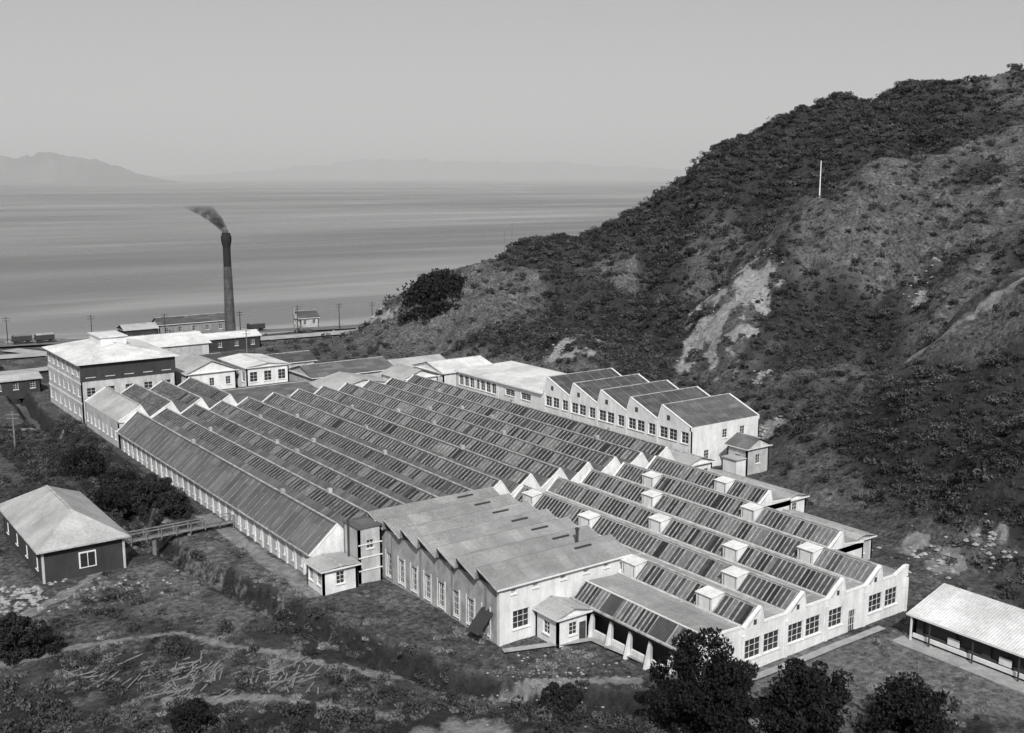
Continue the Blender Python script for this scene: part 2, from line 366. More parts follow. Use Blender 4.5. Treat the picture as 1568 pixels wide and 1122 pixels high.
# ------------------------------------------------------------------ sea
SZ=-2.4
p=Part(); p.poly([(-30000,-2000,SZ),(40000,-2000,SZ),(40000,60000,SZ),(-30000,60000,SZ)])
m,nt,b=newmat("sea_water"); P=N(nt,"ShaderNodeTexCoord").outputs["Object"]
def seanoise(sx,sy,rot,det=7):
    mp=N(nt,"ShaderNodeMapping"); mp.inputs["Rotation"].default_value=(0,0,math.radians(rot)); mp.inputs["Scale"].default_value=(sx,sy,1); L(nt,P,mp.inputs[0]); return noise(nt,mp.outputs[0],1.0,det,.66)
ns=seanoise(.0018,.012,38,9); n2=seanoise(.0010,.0030,30,3)
c=ramp(nt,ns,[(.36,.09),(.5,.14),(.64,.26)]); c=mult(nt,c,ramp(nt,n2,[(.4,.6),(.6,1.35)]))
L(nt,c,b.inputs["Base Color"])
rr=N(nt,"ShaderNodeMapRange"); L(nt,ns,rr.inputs[0]); rr.inputs[1].default_value=.35; rr.inputs[2].default_value=.65; rr.inputs[3].default_value=.22; rr.inputs[4].default_value=.45
L(nt,rr.outputs[0],b.inputs["Roughness"])
bp=N(nt,"ShaderNodeBump"); bp.inputs["Strength"].default_value=.35; bp.inputs["Distance"].default_value=.4
L(nt,noise(nt,P,.35,6,.7),bp.inputs["Height"]); L(nt,bp.outputs[0],b.inputs["Normal"])
p.obj("sea",m)
# real sea haze: one thin homogeneous scattering layer lying over the harbour
P=Part(); P.box(-26000,36000,420,30000,SZ-1.5,800)
m=bpy.data.materials.new("sea_haze"); m.use_nodes=True; nt=m.node_tree; nt.nodes.clear()
o=N(nt,"ShaderNodeOutputMaterial"); vs=N(nt,"ShaderNodeVolumeScatter"); vs.inputs["Color"].default_value=g(1); vs.inputs["Density"].default_value=1.25e-4; vs.inputs["Anisotropy"].default_value=0.0
L(nt,vs.outputs[0],o.inputs["Volume"]); P.obj("sky_haze",m)
def camdir(az):
    a=math.radians(35.9+az); return math.sin(a),math.cos(a)
def farhills(name,D,prof,mat,depth=1500):
    P=Part(); az0,az1=prof[0][0],prof[-1][0]; nn=160
    for j in range(9):
        t=j/8; r=D+depth*t; sh=math.sin(math.pi*min(1,t*1.0))**.8
        for i in range(nn+1):
            az=az0+(az1-az0)*i/nn
            hh=np.interp(az,[q[0] for q in prof],[q[1] for q in prof])
            hh=hh*sh*(1+.25*(float(fbm(np.array([az*2.0+j*.3]),np.array([j*.5]),4,2)[0])-.5)*2)
            dx,dy=camdir(az); P.v.append((-57+dx*r,-80+dy*r,SZ-1+hh))
    for j in range(8):
        for i in range(nn): a=j*(nn+1)+i; P.f.append((a,a+1,a+nn+2,a+nn+1))
    return P.obj(name,mat,True)
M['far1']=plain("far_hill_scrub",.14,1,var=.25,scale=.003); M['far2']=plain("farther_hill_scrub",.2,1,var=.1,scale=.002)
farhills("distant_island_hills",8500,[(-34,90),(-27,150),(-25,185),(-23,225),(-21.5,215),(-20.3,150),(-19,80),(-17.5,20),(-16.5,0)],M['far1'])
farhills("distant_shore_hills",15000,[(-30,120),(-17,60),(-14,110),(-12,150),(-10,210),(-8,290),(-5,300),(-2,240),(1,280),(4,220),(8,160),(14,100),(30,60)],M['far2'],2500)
# ------------------------------------------------------------------ MAIN sawtooth weaving shed
B=Bld("mill_sawtooth_weaving_shed")
Y0,Y1=26.5,100
ridges=[-3.9+4.9*k for k in range(12)]
wall(B,'cream',(-7,Y1),(-7,Y0-.5),-2,3.0,row(1,72,30,1.1,.8,2.3),mull=(2,3))
for k in range(31): B('pilasters','white').box(-7.14,-7.003,Y0-.3+k*2.38,Y0+.1+k*2.38,-2,2.8)
B('eaves_gutter','capping').beam((-7.45,Y0-.3,3.0),(-7.45,Y1,3.0),.2,.16)
for k,r in enumerate(ridges):
    zz=(.4 if k>=5 else 0)+random.uniform(-.08,.08)
    ya=Y0 if r<0 else (27 if r<17 else 29)
    va=(r-3.3,4.2) if k else (-7.5,3.0)
    rd=(r,6.1+zz); vb=(r+1.6,4.2)
    t=.5; mid=(va[0]+(rd[0]-va[0])*t,va[1]+(rd[1]-va[1])*t); top=(va[0]+(rd[0]-va[0])*.94,va[1]+(rd[1]-va[1])*.94)
    strip(B,'roof_iron','roof_md',va,mid,ya,Y1)
    if k==0: strip(B,'roof_iron','roof_md',mid,top,ya,Y1-0)
    else: glazed(B,mid,top,ya,Y1,.85,pale=.2 if k>4 else .1,mid=.5,bars='bars_lt' if k>4 else 'bars',bw=.12)
    if k==0:
        y=ya+1
        while y<Y1: B('roof_battens','bars').beam((va[0],y,va[1]+.05),(top[0],y,top[1]+.05),.1,.05); y+=1.7
    else:
        y=ya+1
        while y<Y1:
            if random.random()<.7: B('roof_battens','bars').beam((va[0],y,va[1]+.04),(mid[0],y,mid[1]+.04),.07,.04)
            y+=2.5
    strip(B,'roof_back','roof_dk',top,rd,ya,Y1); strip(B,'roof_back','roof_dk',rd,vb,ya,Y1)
    B('ridge_capping','capping').beam((rd[0],ya,rd[1]+.05),(rd[0],Y1,rd[1]+.05),.22,.12)
    B('valley_gutter','roof_dk').beam((vb[0],ya,vb[1]+.04),(vb[0],Y1,vb[1]+.04),.3,.1)
    pr=[va,rd,vb]
    gable_poly(B,'white' if k<1 or k>3 else 'cream',pr,ya-.2,0 if k<1 else 3.6)
    gable_poly(B,'cream',pr,Y1,3,cap=True)
    for q in range(2):
        yv=random.uniform(ya+5,Y1-5); B('roof_vents','capping').box(rd[0]-.25,rd[0]+.25,yv,yv+.5,rd[1],rd[1]+.6)
wall(B,'cream',(51.6,29),(51.6,Y1),-1,4.3,row(1,70,18,1.2,1.5,3))
wall(B,'cream',(51.6,Y1),(-7,Y1),-1,4.3,())
B.finish()
# ------------------------------------------------------------------ brick front shed with gentle sawtooth roof
B=Bld("mill_brick_shed")
nT=7; W=16.4; Ls=26.0; pt=Ls/nT
ops=[]
for k in range(8):
    u=Ls-1.7-k*2.75; ops.append((u-1.2,u,.5,3.2))
wall(B,'brick',(0,Ls),(0,0),-1,6.0,ops,mull=(3,4),t=.35)
for o in ops:
    for e in (o[0]-.22,o[1]+.06): B('window_surrounds','white').box(-.06,-.004,Ls-e-.16,Ls-e,.2,3.5)
for k in range(5): yy=k*6.2+.02; B('downpipes_pilasters','grey').box(-.12,-.003,yy+2.0,yy+2.3,-1,5.6)
wall(B,'white',(0,0),(W,0),-1,6.0,[(1.6,3.6,1.3,3.2),(1.4,2.0,5.0,5.5),(4.0,4.7,5.05,5.55),(7.5,8.2,5.1,5.6),(10.5,11.2,5.1,5.6),(13.2,13.9,5.1,5.6)],mull=(3,3),t=.35)
wall(B,'cream',(W,0),(W,Ls),-1,6.0,()); wall(B,'cream',(W,Ls),(0,Ls),-1,6.0,())
B('corner_quoins','white').box(-.05,.35,-.05,-.004,-1,5.9); B('corner_quoins','white').box(-.05,-.004,-.004,.4,-1,5.9)
for k in range(nT):
    y=k*pt-.35; yb=y+pt; R=B('roof','roof_shed')
    R.poly([(-.55,y,5.95),(W+.3,y,5.95),(W+.3,yb-.25,7.2),(-.55,yb-.25,7.2)])
    R.poly([(-.55,yb-.25,7.2),(W+.3,yb-.25,7.2),(W+.3,yb,5.95),(-.55,yb,5.95)])
    for xx in (-.15,W-.05):
        B('roof_cheeks','dark' if xx<0 else 'cream').poly([(xx,y,5.93),(xx,yb,5.93),(xx,yb-.25,7.15)])  # left cheeks coloured dark as the shade under the roof overhang
    B('ridge_flashing','roof_dk').beam((-.55,yb-.2,7.15),(W+.3,yb-.2,7.15),.16,.05)
    B('barge_boards','capping').beam((-.57,y,5.95),(-.57,yb-.25,7.18),.07,.12)
    B('barge_boards','capping').beam((W+.32,y,5.95),(W+.32,yb-.25,7.18),.07,.12)
    B('roof_ventilators','pipe').box(11.2,13.4,yb-1.15,yb-.9,6.85,7.03)
B('eaves_board','trim').beam((-.55,-.37,5.9),(W+.3,-.37,5.9),.06,.16)
B('flue_pipe','pipe').lathe(13.3,4.5,[(.16,6.2),(.16,8.0),(.24,8.0),(.24,8.2)],10)
B('doorway_shade_sheet','dark').poly([(-.02,1.0,3.1),(-.02,3.0,3.1),(-1.8,3.0,1.2),(-1.8,1.0,1.2)])  # dark sheet standing in for the shadow in a doorway opening
B.finish()
B=Bld("brick_dust_tower")
wall(B,'cream',(-3.4,22.3),(-.5,22.3),-1,6.4,[(1.0,1.9,4.0,5.0)],t=.3); wall(B,'cream',(-3.4,25.9),(-3.4,22.3),-1,6.4,()); wall(B,'cream',(-.5,22.3),(-.5,25.9),-1,6.4,());wall(B,'cream',(-.5,25.9),(-3.4,25.9),-1,6.4,())
B('roof','roof_md').box(-3.5,-.4,22.2,26,6.4,6.55)
for z in (1.5,3,4.5): B('string_course','trim').box(-3.47,-.45,22.22,22.297,z,z+.12)
B('pipe','pipe').taper((-3.8,24,0),(-3.8,24,7.3),.12,.12)
B.finish()
B=house("mill_annex_hut",-8.2,-4.0,21.6,25.6,2.9,.2,'y','white','roof_lt',wins=(1,2)); B.finish()
# ------------------------------------------------------------------ lower sawtooth spinning shed
B=Bld("mill_sawtooth_spinning_shed")
FY=-17.8; ZF=4.2; ZR=5.85; GW=1.9
rows=[(17,FY,-.3,ZR),(23,FY,27.2,ZR),(29,FY,27.6,ZR),(35,FY,28,ZR),(41,-8.5,28,ZR),(47,7,28,ZR)]
boxes={17:[-12.2,-1.5],23:[-9.9,12.9,24],29:[-4.4,7.3],35:[-9.6,15],41:[3.9,21.4],47:[14]}
g0,g1,g2=(8.7,3.1),(10.3,4.55),(14.5,4.35)
for seg in ((FY,-13.6,1),(-13.6,-11.4,0),(-11.4,-6.5,1),(-6.5,-4.5,0),(-4.5,-.6,1)):
    if seg[2]: glazed(B,g0,g1,seg[0],seg[1],.55,pale=.2,mid=.4,bars='bars_lt',bw=.12)
    else: strip(B,'roof_iron','roof_dk',g0,g1,seg[0],seg[1])
strip(B,'flat_roof','flat',g1,g2,FY,-.6); B('ridge_capping','trim').beam((10.3,FY,4.6),(10.3,-.6,4.6),.16,.1)
for r,a,bb,zr in rows:
    fl0=(r-6+.4 if r>17.5 else 14.4)
    gl=(r-GW,ZF)
    strip(B,'flat_roof','flat',(fl0,ZF-.02),(gl[0],ZF),a,bb)
    y=a+2
    while y<bb:
        B('roof_seams','capping').beam((fl0+.05,y,ZF+.0),(gl[0]-.05,y,ZF+.02),.07,.06); y+=3.1
    skip=[(q-1.0,q+1.0) for q in boxes[r]]
    g2=(gl[0]+(r-gl[0])*.08,gl[1]+(zr-gl[1])*.08); g3=(gl[0]+(r-gl[0])*.92,gl[1]+(zr-gl[1])*.92)
    strip(B,'skylight_upstand','cream',gl,g2,a,bb); glazed(B,g2,g3,a,bb,.62,skip=skip,pale=.22,mid=.45,bars='bars_lt',bw=.11)
    strip(B,'under_roof','roof_md',(gl[0]+.1,gl[1]-.05),(r,zr-.12),a,bb)
    strip(B,'skylight_head','flat',g3,(r,zr),a,bb); strip(B,'skylight_back','flat',(r,zr),(r+.4,ZF),a,bb)
    B('ridge_capping','capping').beam((r,a,zr+.04),(r,bb,zr+.04),.2,.1)
    for q in boxes[r]:
        # upright white hatch boxes standing against the glazing
        B('hatch_boxes','white').box(gl[0]+.15,r-.03,q-1.1,q+1.0,gl[1]+.003,zr-.1)
        B('hatch_roofs','white').poly([(gl[0]+.0,q-1.2,zr-.12),(r+.1,q-1.2,zr+.08),(r+.1,q+1.1,zr+.08),(gl[0]+.0,q+1.1,zr-.12)])
        B('hatch_frames','gl_pale').box(gl[0]+.12,gl[0]+.147,q-.85,q-.79,gl[1]+.2,zr-.3); B('hatch_frames','gl_pale').box(gl[0]+.12,gl[0]+.147,q+.68,q+.74,gl[1]+.2,zr-.3)
    gable_poly(B,'white',[(gl[0],ZF),(r,zr),(r+.4,ZF)],bb-.1,2,cap=True)
strip(B,'flat_roof','flat',(47.4,ZF),(51,ZF-.2),7,28); strip(B,'flat_roof','flat',(41.4,ZF-.01),(45,ZF-.4),-8.5,7); strip(B,'flat_roof','flat',(35.4,ZF-.01),(39.8,ZF-.15),FY,-8.5)
prof=[(8.7,3.15),(10.3,4.7),(14.5,4.5)]
for r in (17,23,29,35): prof+=[(r-GW-.4,ZF+.12),(r,ZR+.1),(r+.4,ZF+.12)]
prof+=[(37.6,4.3),(39.3,4.95),(39.8,4.95)]
ops=[(2.0,4.4,1.2,2.9),(6.2,8.4,1.2,3.1),(8.8,11,1.2,3.1),(12.2,14.4,1.2,3.1),(14.8,17,1.2,3.1),(18.2,20.4,1.2,3.1),(21.4,22.5,-.1,2.3),(24.6,26.8,1.2,3.1),(27.3,29.4,1.2,3.1)]
wall(B,'white',(8.7,FY),(39.8,FY),-1,3.1,ops,mull=(3,3),t=.3)
gable_poly(B,'white',prof,FY,3.1,t=.3)
for x in (8.7,14.4,20.4,26.4,32.4,39.4): B('pilasters','white').box(x,x+.4,FY-.12,FY-.003,-1,3.7)
for r in (17,23,29,35): B('gable_vents','gl_mid').box(r-1.0,r-.6,FY-.02,FY-.004,4.4,4.9)
wall(B,'cream',(39.8,FY),(39.8,-8.5),-1,3.8,row(0,9,3,1.4,1.2,2.8)); wall(B,'cream',(45,-8.5),(45,7),-1,3.5,row(0,15,4,1.4,1.2,2.8)); wall(B,'cream',(51,7),(51,28),-1,3.7,())
wall(B,'white',(39.8,-8.5),(45,-8.5),-1,3.9,()); wall(B,'white',(45,7),(51,7),-1,3.9,())
gable_poly(B,'white',[(38.7,ZF),(41,ZR),(41.4,ZF),(45,3.8)],-8.5,3.2); gable_poly(B,'white',[(44.7,ZF),(47,ZR),(47.4,ZF),(51,4.0)],7,3.2)
wall(B,'dark',(9.9,-.4),(9.9,FY+.35),-1,3.2,())  # dark backing painted as the shade inside the colonnade openings
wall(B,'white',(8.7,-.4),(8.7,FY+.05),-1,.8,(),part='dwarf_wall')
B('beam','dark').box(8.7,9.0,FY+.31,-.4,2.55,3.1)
for i in range(7):
    y=FY+.35+i*2.75
    B('colonnade_posts','cream').box(8.68,8.95,y,y+.3,.8,2.55)
    P=B('buttresses','white'); P.poly([(8.66,y,2.3),(8.66,y,-.6),(7.9,y,-.6)]); P.poly([(8.66,y+.3,2.3),(7.9,y+.3,-.6),(8.66,y+.3,-.6)]); P.poly([(8.66,y,2.3),(7.9,y,-.6),(7.9,y+.3,-.6),(8.66,y+.3,2.3)])
B('eaves','capping').beam((8.5,-.4,3.12),(8.5,FY,3.12),.3,.14)
B.finish()
B=house("mill_entrance_hut",4.3,8.2,-3.6,-.1,3.0,.7,'y','white','roof_lt',wins=(1,1),wz=(.9,2.2)); B('door','gl_mid').box(7.0,7.8,-3.66,-3.604,-.2,2.0); B.finish()
# ------------------------------------------------------------------ upper two-storey warehouse with cross sawtooth roof
B=Bld("mill_two_storey_warehouse")
xa,xb,ya,yb=60,75.5,34,100
ops=[]
for k in range(5):
    u0=yb-(34+7.4*(k+1)) 
    ops+= [(u0+.5,u0+2.3,4.3,6.1),(u0+2.6,u0+4.4,4.3,6.1),(u0+5.3,u0+6.9,4.3,6.1)]
    ops+= [(u0+.5,u0+2.3,1.2,3.0),(u0+2.9,u0+4.7,1.2,3.0),(u0+5.3,u0+6.9,1.2,3.0)]
ops=[o for o in ops if o[1]<yb-ya]
far=[(1.0+i*1.9,2.5+i*1.9,.8,3.1) for i in range(7)]+[(1.0+i*1.9,2.5+i*1.9,3.7,5.7) for i in range(7)]+[(17,20,4.2,5.4),(22,25,4.2,5.4)]
wall(B,'white',(xa,yb),(xa,ya),-1,6.4,far+[o for o in ops if o[0]>28],mull=(2,3),t=.35)
def facade_tri(x):
    for k in range(5):
        y=34+7.4*k
        pts=[(x,y,6.4),(x,y,7.0),(x,y+6.5,9.5),(x,y+7.4,7.0),(x,y+7.4,6.4)]
        B('gable_walls','white').poly(pts); B('gable_walls','white').poly([(px+.3,py,pz) for px,py,pz in pts][::-1])
        B('parapet_capping','trim').beam((x+.1,y,7.05),(x+.1,y+6.5,9.55),.3,.08); B('parapet_capping','trim').beam((x+.1,y+6.5,9.55),(x+.1,y+7.4,7.05),.3,.08)
        B('gable_vents','gl_mid').box(x-.02,x-.004,y+4.6,y+5.3,7.3,8.1)
facade_tri(xa); facade_tri(xb-.3)
for k in range(5):
    y=34+7.4*k
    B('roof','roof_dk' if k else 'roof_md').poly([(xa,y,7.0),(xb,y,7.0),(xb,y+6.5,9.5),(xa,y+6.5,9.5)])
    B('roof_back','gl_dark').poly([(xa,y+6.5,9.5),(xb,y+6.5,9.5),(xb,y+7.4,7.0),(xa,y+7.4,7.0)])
    B('ridge_capping','capping').beam((xa,y+6.5,9.55),(xb,y+6.5,9.55),.2,.1)
    for i in range(6): xx=xa+1.5+i*2.5; B('roof_battens','bars').beam((xx,y,7.04),(xx,y+6.5,9.54),.08,.05)
wall(B,'white',(xa,ya),(xb,ya),-1,7.0,[(7,8.1,4.4,5.8),(11,12.1,4.4,5.8),(3,4.1,1.5,3)],mull=(2,3)); wall(B,'cream',(xb,ya),(xb,yb),-1,6.4,row(2,60,14,1.4,1.5,3)); wall(B,'cream',(xb,yb),(xa,yb),-1,6.4,row(0,15,5,1.4,1.5,3))
B('flat_roof_deck','roof_wh').poly([(xa-.4,71,6.45),(xa+14,71,6.9),(xa+14,yb+.4,6.9),(xa-.4,yb+.4,6.45)])
B('eaves_band','trim').box(xa-.45,xa-.02,71.2,yb+.4,6.2,6.43)
for i in range(9): B('mouldings','trim').box(xa-.06,xa-.004,34+i*7.4*.99,34.3+i*7.4*.99,-1,6.4)
B.finish()
B=house("mill_stair_hut",65.5,70.5,27.5,31.5,3.6,1.4,'y','cream','roof_md',wins=(1,1),z0=.6); 
B('lean_to_wall','white').box(63,65.1,27.3,30,-.5,2.8); B('lean_to_roof','roof_lt').box(62.8,65.1,27.1,30.2,2.81,2.95); B.finish()
B=house("mill_yard_store",53.5,58.5,28,36,3.4,.9,'y','white','roof_lt',wins=(2,3)); B.finish()
B=house("mill_covered_passage",52.2,57.6,40,96,3.3,.5,'y','cream','roof_lt',wins=(1,16)); B.finish()
B=house("mill_side_shed",46.2,50.2,-6,5.5,2.9,.5,'y','cream','roof_lt',wins=(1,3)); B.finish()
B=house("mill_side_shed",52,56.5,9,24,3.0,.6,'y','white','roof_lt',wins=(1,4)); B.finish()
# ------------------------------------------------------------------ far-left buildings
B=house("mill_three_storey_building",-7,10.5,123,148,11.2,2.2,'y','cream','roof_wh',hip=8,wins=(5,7),wz=(1.2,2.9),ww=1.6,storeys=3,sh=3.7,eave=.7)
B('clerestory','white').box(-.6,4.2,132,140,12.6,14.4); B('clerestory_roof','roof_wh').box(-.9,4.5,131.7,140.3,14.4,14.55)
for z in (3.6,7.3): B('floor_bands','white').box(-7.06,-7.004,123,148,z,z+.35)
B('under_eave_shade_band','dark').box(-7.03,10.53,122.9,122.995,7.9,11.1)  # dark band puts the shadow below the eaves into the wall colour
B.finish()
B=Bld("mill_sawtooth_dye_house")
wall(B,'cream',(-7,121),(-7,100.6),-1,4.6,row(0,20,8,1.1,1.2,3.0)); wall(B,'cream',(-7,100.6),(14,100.6),-1,4.6,()); wall(B,'cream',(14,100.6),(14,121),-1,4.6,()); wall(B,'cream',(14,121),(-7,121),-1,4.6,())
for k in range(4):
    x=-7+k*5.25
    strip(B,'roof','roof_lt' if k==0 else 'roof_md',(x,4.6),(x+3.9,6.9),100.6,121); strip(B,'roof_back','roof_md',(x+3.9,6.9),(x+5.25,4.6),100.6,121)
    if k: glazed(B,(x+1.9,5.78),(x+3.6,6.78),101,120.6,.8,pale=.1,mid=.5)
    gable_poly(B,'white',[(x,4.6),(x+3.9,6.9),(x+5.25,4.6)],100.4,4.4); gable_poly(B,'white',[(x,4.6),(x+3.9,6.9),(x+5.25,4.6)],121,4.4)
    B('ridge_capping','capping').beam((x+3.9,100.6,6.95),(x+3.9,121,6.95),.3,.12)
B.finish()
house("mill_boiler_house",13,23,124,140,7,2.2,'y','white','roof_lt',wins=(3,5),wz=(1.2,2.8),storeys=2,sh=3).finish()
house("mill_engine_house",24,33,121,135,7.6,.6,'y','white','roof_wh',wins=(3,4),wz=(1.2,3.2),ww=1.6,storeys=2,sh=3.4).finish()
house("mill_link_building",14.5,32,104,119,4.2,1.3,'x','white','roof_md',wins=(6,3)).finish()
house("mill_wool_store",10,34,168,184,6,1.8,'x','cream','roof_wh',wins=(6,4)).finish()
house("mill_workshop",34,48,104,114,4.4,1.6,'y','white','roof_lt',wins=(3,3)).finish()
house("mill_workshop",37,56,118,130,4.6,1.7,'x','cream','roof_md',wins=(5,3)).finish()
house("mill_office",50,58,104,113,5.0,1.5,'y','white','roof_lt',wins=(3,3)).finish()
house("mill_office",60,73,105,117,5.0,1.6,'x','white','roof_wh',wins=(4,3)).finish()
house("mill_store",59,72,122,130,3.6,1.4,'x','white','roof_lt',wins=(4,2)).finish()
house("mill_store",35,48,140,148,4.2,1.6,'x','cream','roof_dk',wins=(4,2)).finish()
house("mill_lean_to",16,30,145,158,4.5,1.5,'x','white','roof_dk',wins=(4,3)).finish()
house("shore_cottage",82,88,221,226,3.0,2.0,'x','cream','roof_dk',wins=(2,2),chim=True,z0=-.6).finish()
house("goods_shed",40,60,224,230,3.4,1.8,'x','grey','roof_dk',wins=(5,1)).finish()
house("goods_shed",28,37,216,222,3.8,1.2,'x','dark','roof_lt',wins=(3,1)).finish()
house("coal_shed",38,56,190,197,3.2,1.2,'x','dark','roof_wh',wins=(4,1)).finish()
house("railway_store",-22,-9,190,198,3.4,1.2,'x','dark','roof_lt',wins=(3,1)).finish()
house("roadside_shed",-16,-6,160,166,3.0,.8,'x','dark','roof_lt',wins=(3,1)).finish()
# ------------------------------------------------------------------ chimney
B=Bld("factory_chimney_stack"); cx,cy=52,201
M['stack']=wallmat("sooty_brick",.085,.5,streak=.5); M['soot']=plain("soot",.012,.9)
B('plinth','cream').box(cx-2,cx+2,cy-2,cy+2,-.5,3)
B('shaft','stack').lathe(cx,cy,[(1.5,3),(1.45,3.6),(1.3,10),(1.15,18),(1.05,21)],28)
B('shaft_top','soot').lathe(cx,cy,[(1.06,20),(1.0,26.2)],28)
B('crown','soot').lathe(cx,cy,[(1.0,25.0),(1.04,26.3),(1.25,27.3),(1.4,28.0),(1.4,29.2),(1.2,29.4),(1.15,30),(.9,30),(.9,28.5)],28)
for z in (6,9,12,15,18): r=1.46-(z/26)*.42; B('iron_bands','pipe').lathe(cx,cy,[(r,z),(r+.04,z),(r+.04,z+.15),(r,z+.15)],28)
B.finish(smooth=False)
P=Part(); nseg=14; nn=14; path=[]
Rv=Vector((.8101,-.5864,0))
for i in range(nseg+1):
    t=i/nseg; path.append((Vector((cx,cy,29.6))+Rv*(-1.6*t-6.5*t**1.6)+Vector((0,0,8.6*t**.95)),.75+2.3*t**1.3))
for c,r in path:
    for k in range(nn):
        a=2*math.pi*k/nn; P.v.append(tuple(c+Vector((math.cos(a)*r,math.sin(a)*r,math.cos(a)*r*.45))))
for j in range(nseg):
    for k in range(nn): a=j*nn+k;b2=j*nn+(k+1)%nn; P.f.append((a,b2,b2+nn,a+nn))
P.f.append(tuple(range(nn))[::-1]); P.f.append(tuple(nseg*nn+k for k in range(nn)))
m=bpy.data.materials.new("smoke_volume"); m.use_nodes=True; nt=m.node_tree; nt.nodes.clear()
o=N(nt,"ShaderNodeOutputMaterial"); pv=N(nt,"ShaderNodeVolumePrincipled"); pv.inputs["Color"].default_value=g(.08); L(nt,pv.outputs[0],o.inputs["Volume"])
tc=N(nt,"ShaderNodeTexCoord"); sx=N(nt,"ShaderNodeSeparateXYZ"); L(nt,tc.outputs["Object"],sx.inputs[0])
mr=N(nt,"ShaderNodeMapRange"); L(nt,sx.outputs[2],mr.inputs[0]); mr.inputs[1].default_value=29.5; mr.inputs[2].default_value=37.5; mr.inputs[3].default_value=2.2; mr.inputs[4].default_value=.0
nz=noise(nt,tc.outputs["Object"],.6,4,.6); m3=N(nt,"ShaderNodeMapRange"); L(nt,nz,m3.inputs[0]); m3.inputs[1].default_value=.33; m3.inputs[2].default_value=.65
mu=N(nt,"ShaderNodeMath",operation='MULTIPLY'); L(nt,mr.outputs[0],mu.inputs[0]); L(nt,m3.outputs[0],mu.inputs[1]); L(nt,mu.outputs[0],pv.inputs["Density"])
P.obj("chimney_smoke",m,True)
# ------------------------------------------------------------------ cottage at left with hip roof
B=house("hip_roofed_cottage",-32,-23,43.2,64,3.9,2.9,'y','dark','roof_lt',hip=5,wins=(0,4),eave=.6)
B('window_frame','trim').box(-28.1,-26.2,43.08,43.196,1.0,2.9)
for a,b_ in ((-27.95,-27.2),(-27.1,-26.35)): B('window_panes','gl_dark').box(a,b_,43.04,43.078,1.15,2.75)
B('corner_boards','cream').box(-32.08,-31.8,43.1,43.19,-.5,3.85); B('corner_boards','cream').box(-23.2,-22.93,43.1,43.19,-.5,3.85)
B.finish()
B=Bld("timber_footbridge")
B('deck','wood').box(-20.5,-7.2,49.5,50.6,.72,.84)
for yy in (49.5,50.6):
    B('handrail','wood').beam((-20.5,yy,1.75),(-7.2,yy,1.75),.12,.12)
    for k in range(8): B('posts','wood').beam((-20.4+k*1.87,yy,-.5 if k in(0,7) else .5),(-20.4+k*1.87,yy,1.75),.12,.12)
for xx in (-17.5,-13): B('piers','wood').beam((xx,50.05,-2.6),(xx,50.05,.7),.4,.4)
B.finish()
B=Bld("long_open_shed")
x0,x1,y0,y1=34,39.2,-44,-22.6
wall(B,'dark',(x0,y1),(x0,y0),-1,2.7,[(1.0+i*3.5,3.6+i*3.5,1.0,2.2) for i in range(6)],mull=(1,1),frames=False)  # dark wall and panes stand in for the shaded open front
B('sill_rail','trim').box(x0-.2,x0-.02,y0,y1,.35,.75)
for i in range(4): B('panels','trim').box(x0-.12,x0-.01,y1-4.9-i*5.2,y1-3.7-i*5.2,.9,1.6)
wall(B,'cream',(x0,y0),(x1,y0),-1,2.7,()); wall(B,'cream',(x1,y0),(x1,y1),-1,4.1,()); wall(B,'dark',(x1,y1),(x0,y1),-1,2.7,())
B('gable_ends','dark').poly([(x0,y1,2.7),(x1,y1,2.7),(x1,y1,4.1)])
B('roof','roof_wh').poly([(x0-.7,y0-.5,2.75),(x1+.3,y0-.5,4.45),(x1+.3,y1+.5,4.45),(x0-.7,y1+.5,2.75)]); B('fascia','trim').beam((x0-.7,y0-.5,2.7),(x0-.7,y1+.5,2.7),.06,.2)
B('posts','trim').beam((x0-.5,y1,0),(x0-.5,y1,2.7),.15,.15)
for i in range(5): B('posts','pipe').beam((x0-.5,y1-i*4.5-2,0),(x0-.5,y1-i*4.5-2,2.7),.12,.12)
B('concrete_apron','concrete').box(x0-2.2,x0-.05,y0,y1+1,-.3,.12)
B.finish()
# ------------------------------------------------------------------ road, railway, poles
def ribbon(name,pl,w,mat,dz,step=2.0,zfix=None):
    pts=[]
    for (ax,ay),(bx,by) in zip(pl[:-1],pl[1:]):
        k=max(1,int(math.hypot(bx-ax,by-ay)/step))
        for i in range(k): pts.append((ax+(bx-ax)*i/k,ay+(by-ay)*i/k))
    pts.append(pl[-1]); P=Part()
    for i,(x,y) in enumerate(pts):
        a=pts[max(0,i-1)];c=pts[min(len(pts)-1,i+1)];d=Vector((c[0]-a[0],c[1]-a[1])).normalized();nn=(-d.y,d.x)
        z=zfix if zfix is not None else max(h1(x,y),0)+dz
        P.v.append((x+nn[0]*w/2,y+nn[1]*w/2,z));P.v.append((x-nn[0]*w/2,y-nn[1]*w/2,z))
    for i in range(len(pts)-1): k=2*i; P.f.append((k,k+1,k+3,k+2))
    return P.obj(name,mat)
M['road']=plain("gravel_road",.30,.95,var=.25,scale=.4); M['ballast']=plain("rail_ballast",.13,.95,var=.3,scale=.6)
ribbon("shore_road",ROAD,7,M['road'],.3,zfix=.42)
ribbon("railway_ballast",RAIL,7,M['ballast'],.3,zfix=.40)
for o in (-1.9,-.9,.9,1.9):
    ribbon("railway_rail",[(x+o*.35,y+o*.93) for x,y in RAIL],.12,M['pipe'],0,zfix=.52)
ribbon("mill_lane",[(0,222),(8,205),(12,190),(0,186),(-30,186),(-80,196)],5,M['road'],0,zfix=.46)
ribbon("concrete_footpath",[(-.6,-1.4),(8,-4.4),(10,-19.2),(22,-19.4),(33.5,-19.4)],.9,M['concrete'],.25)
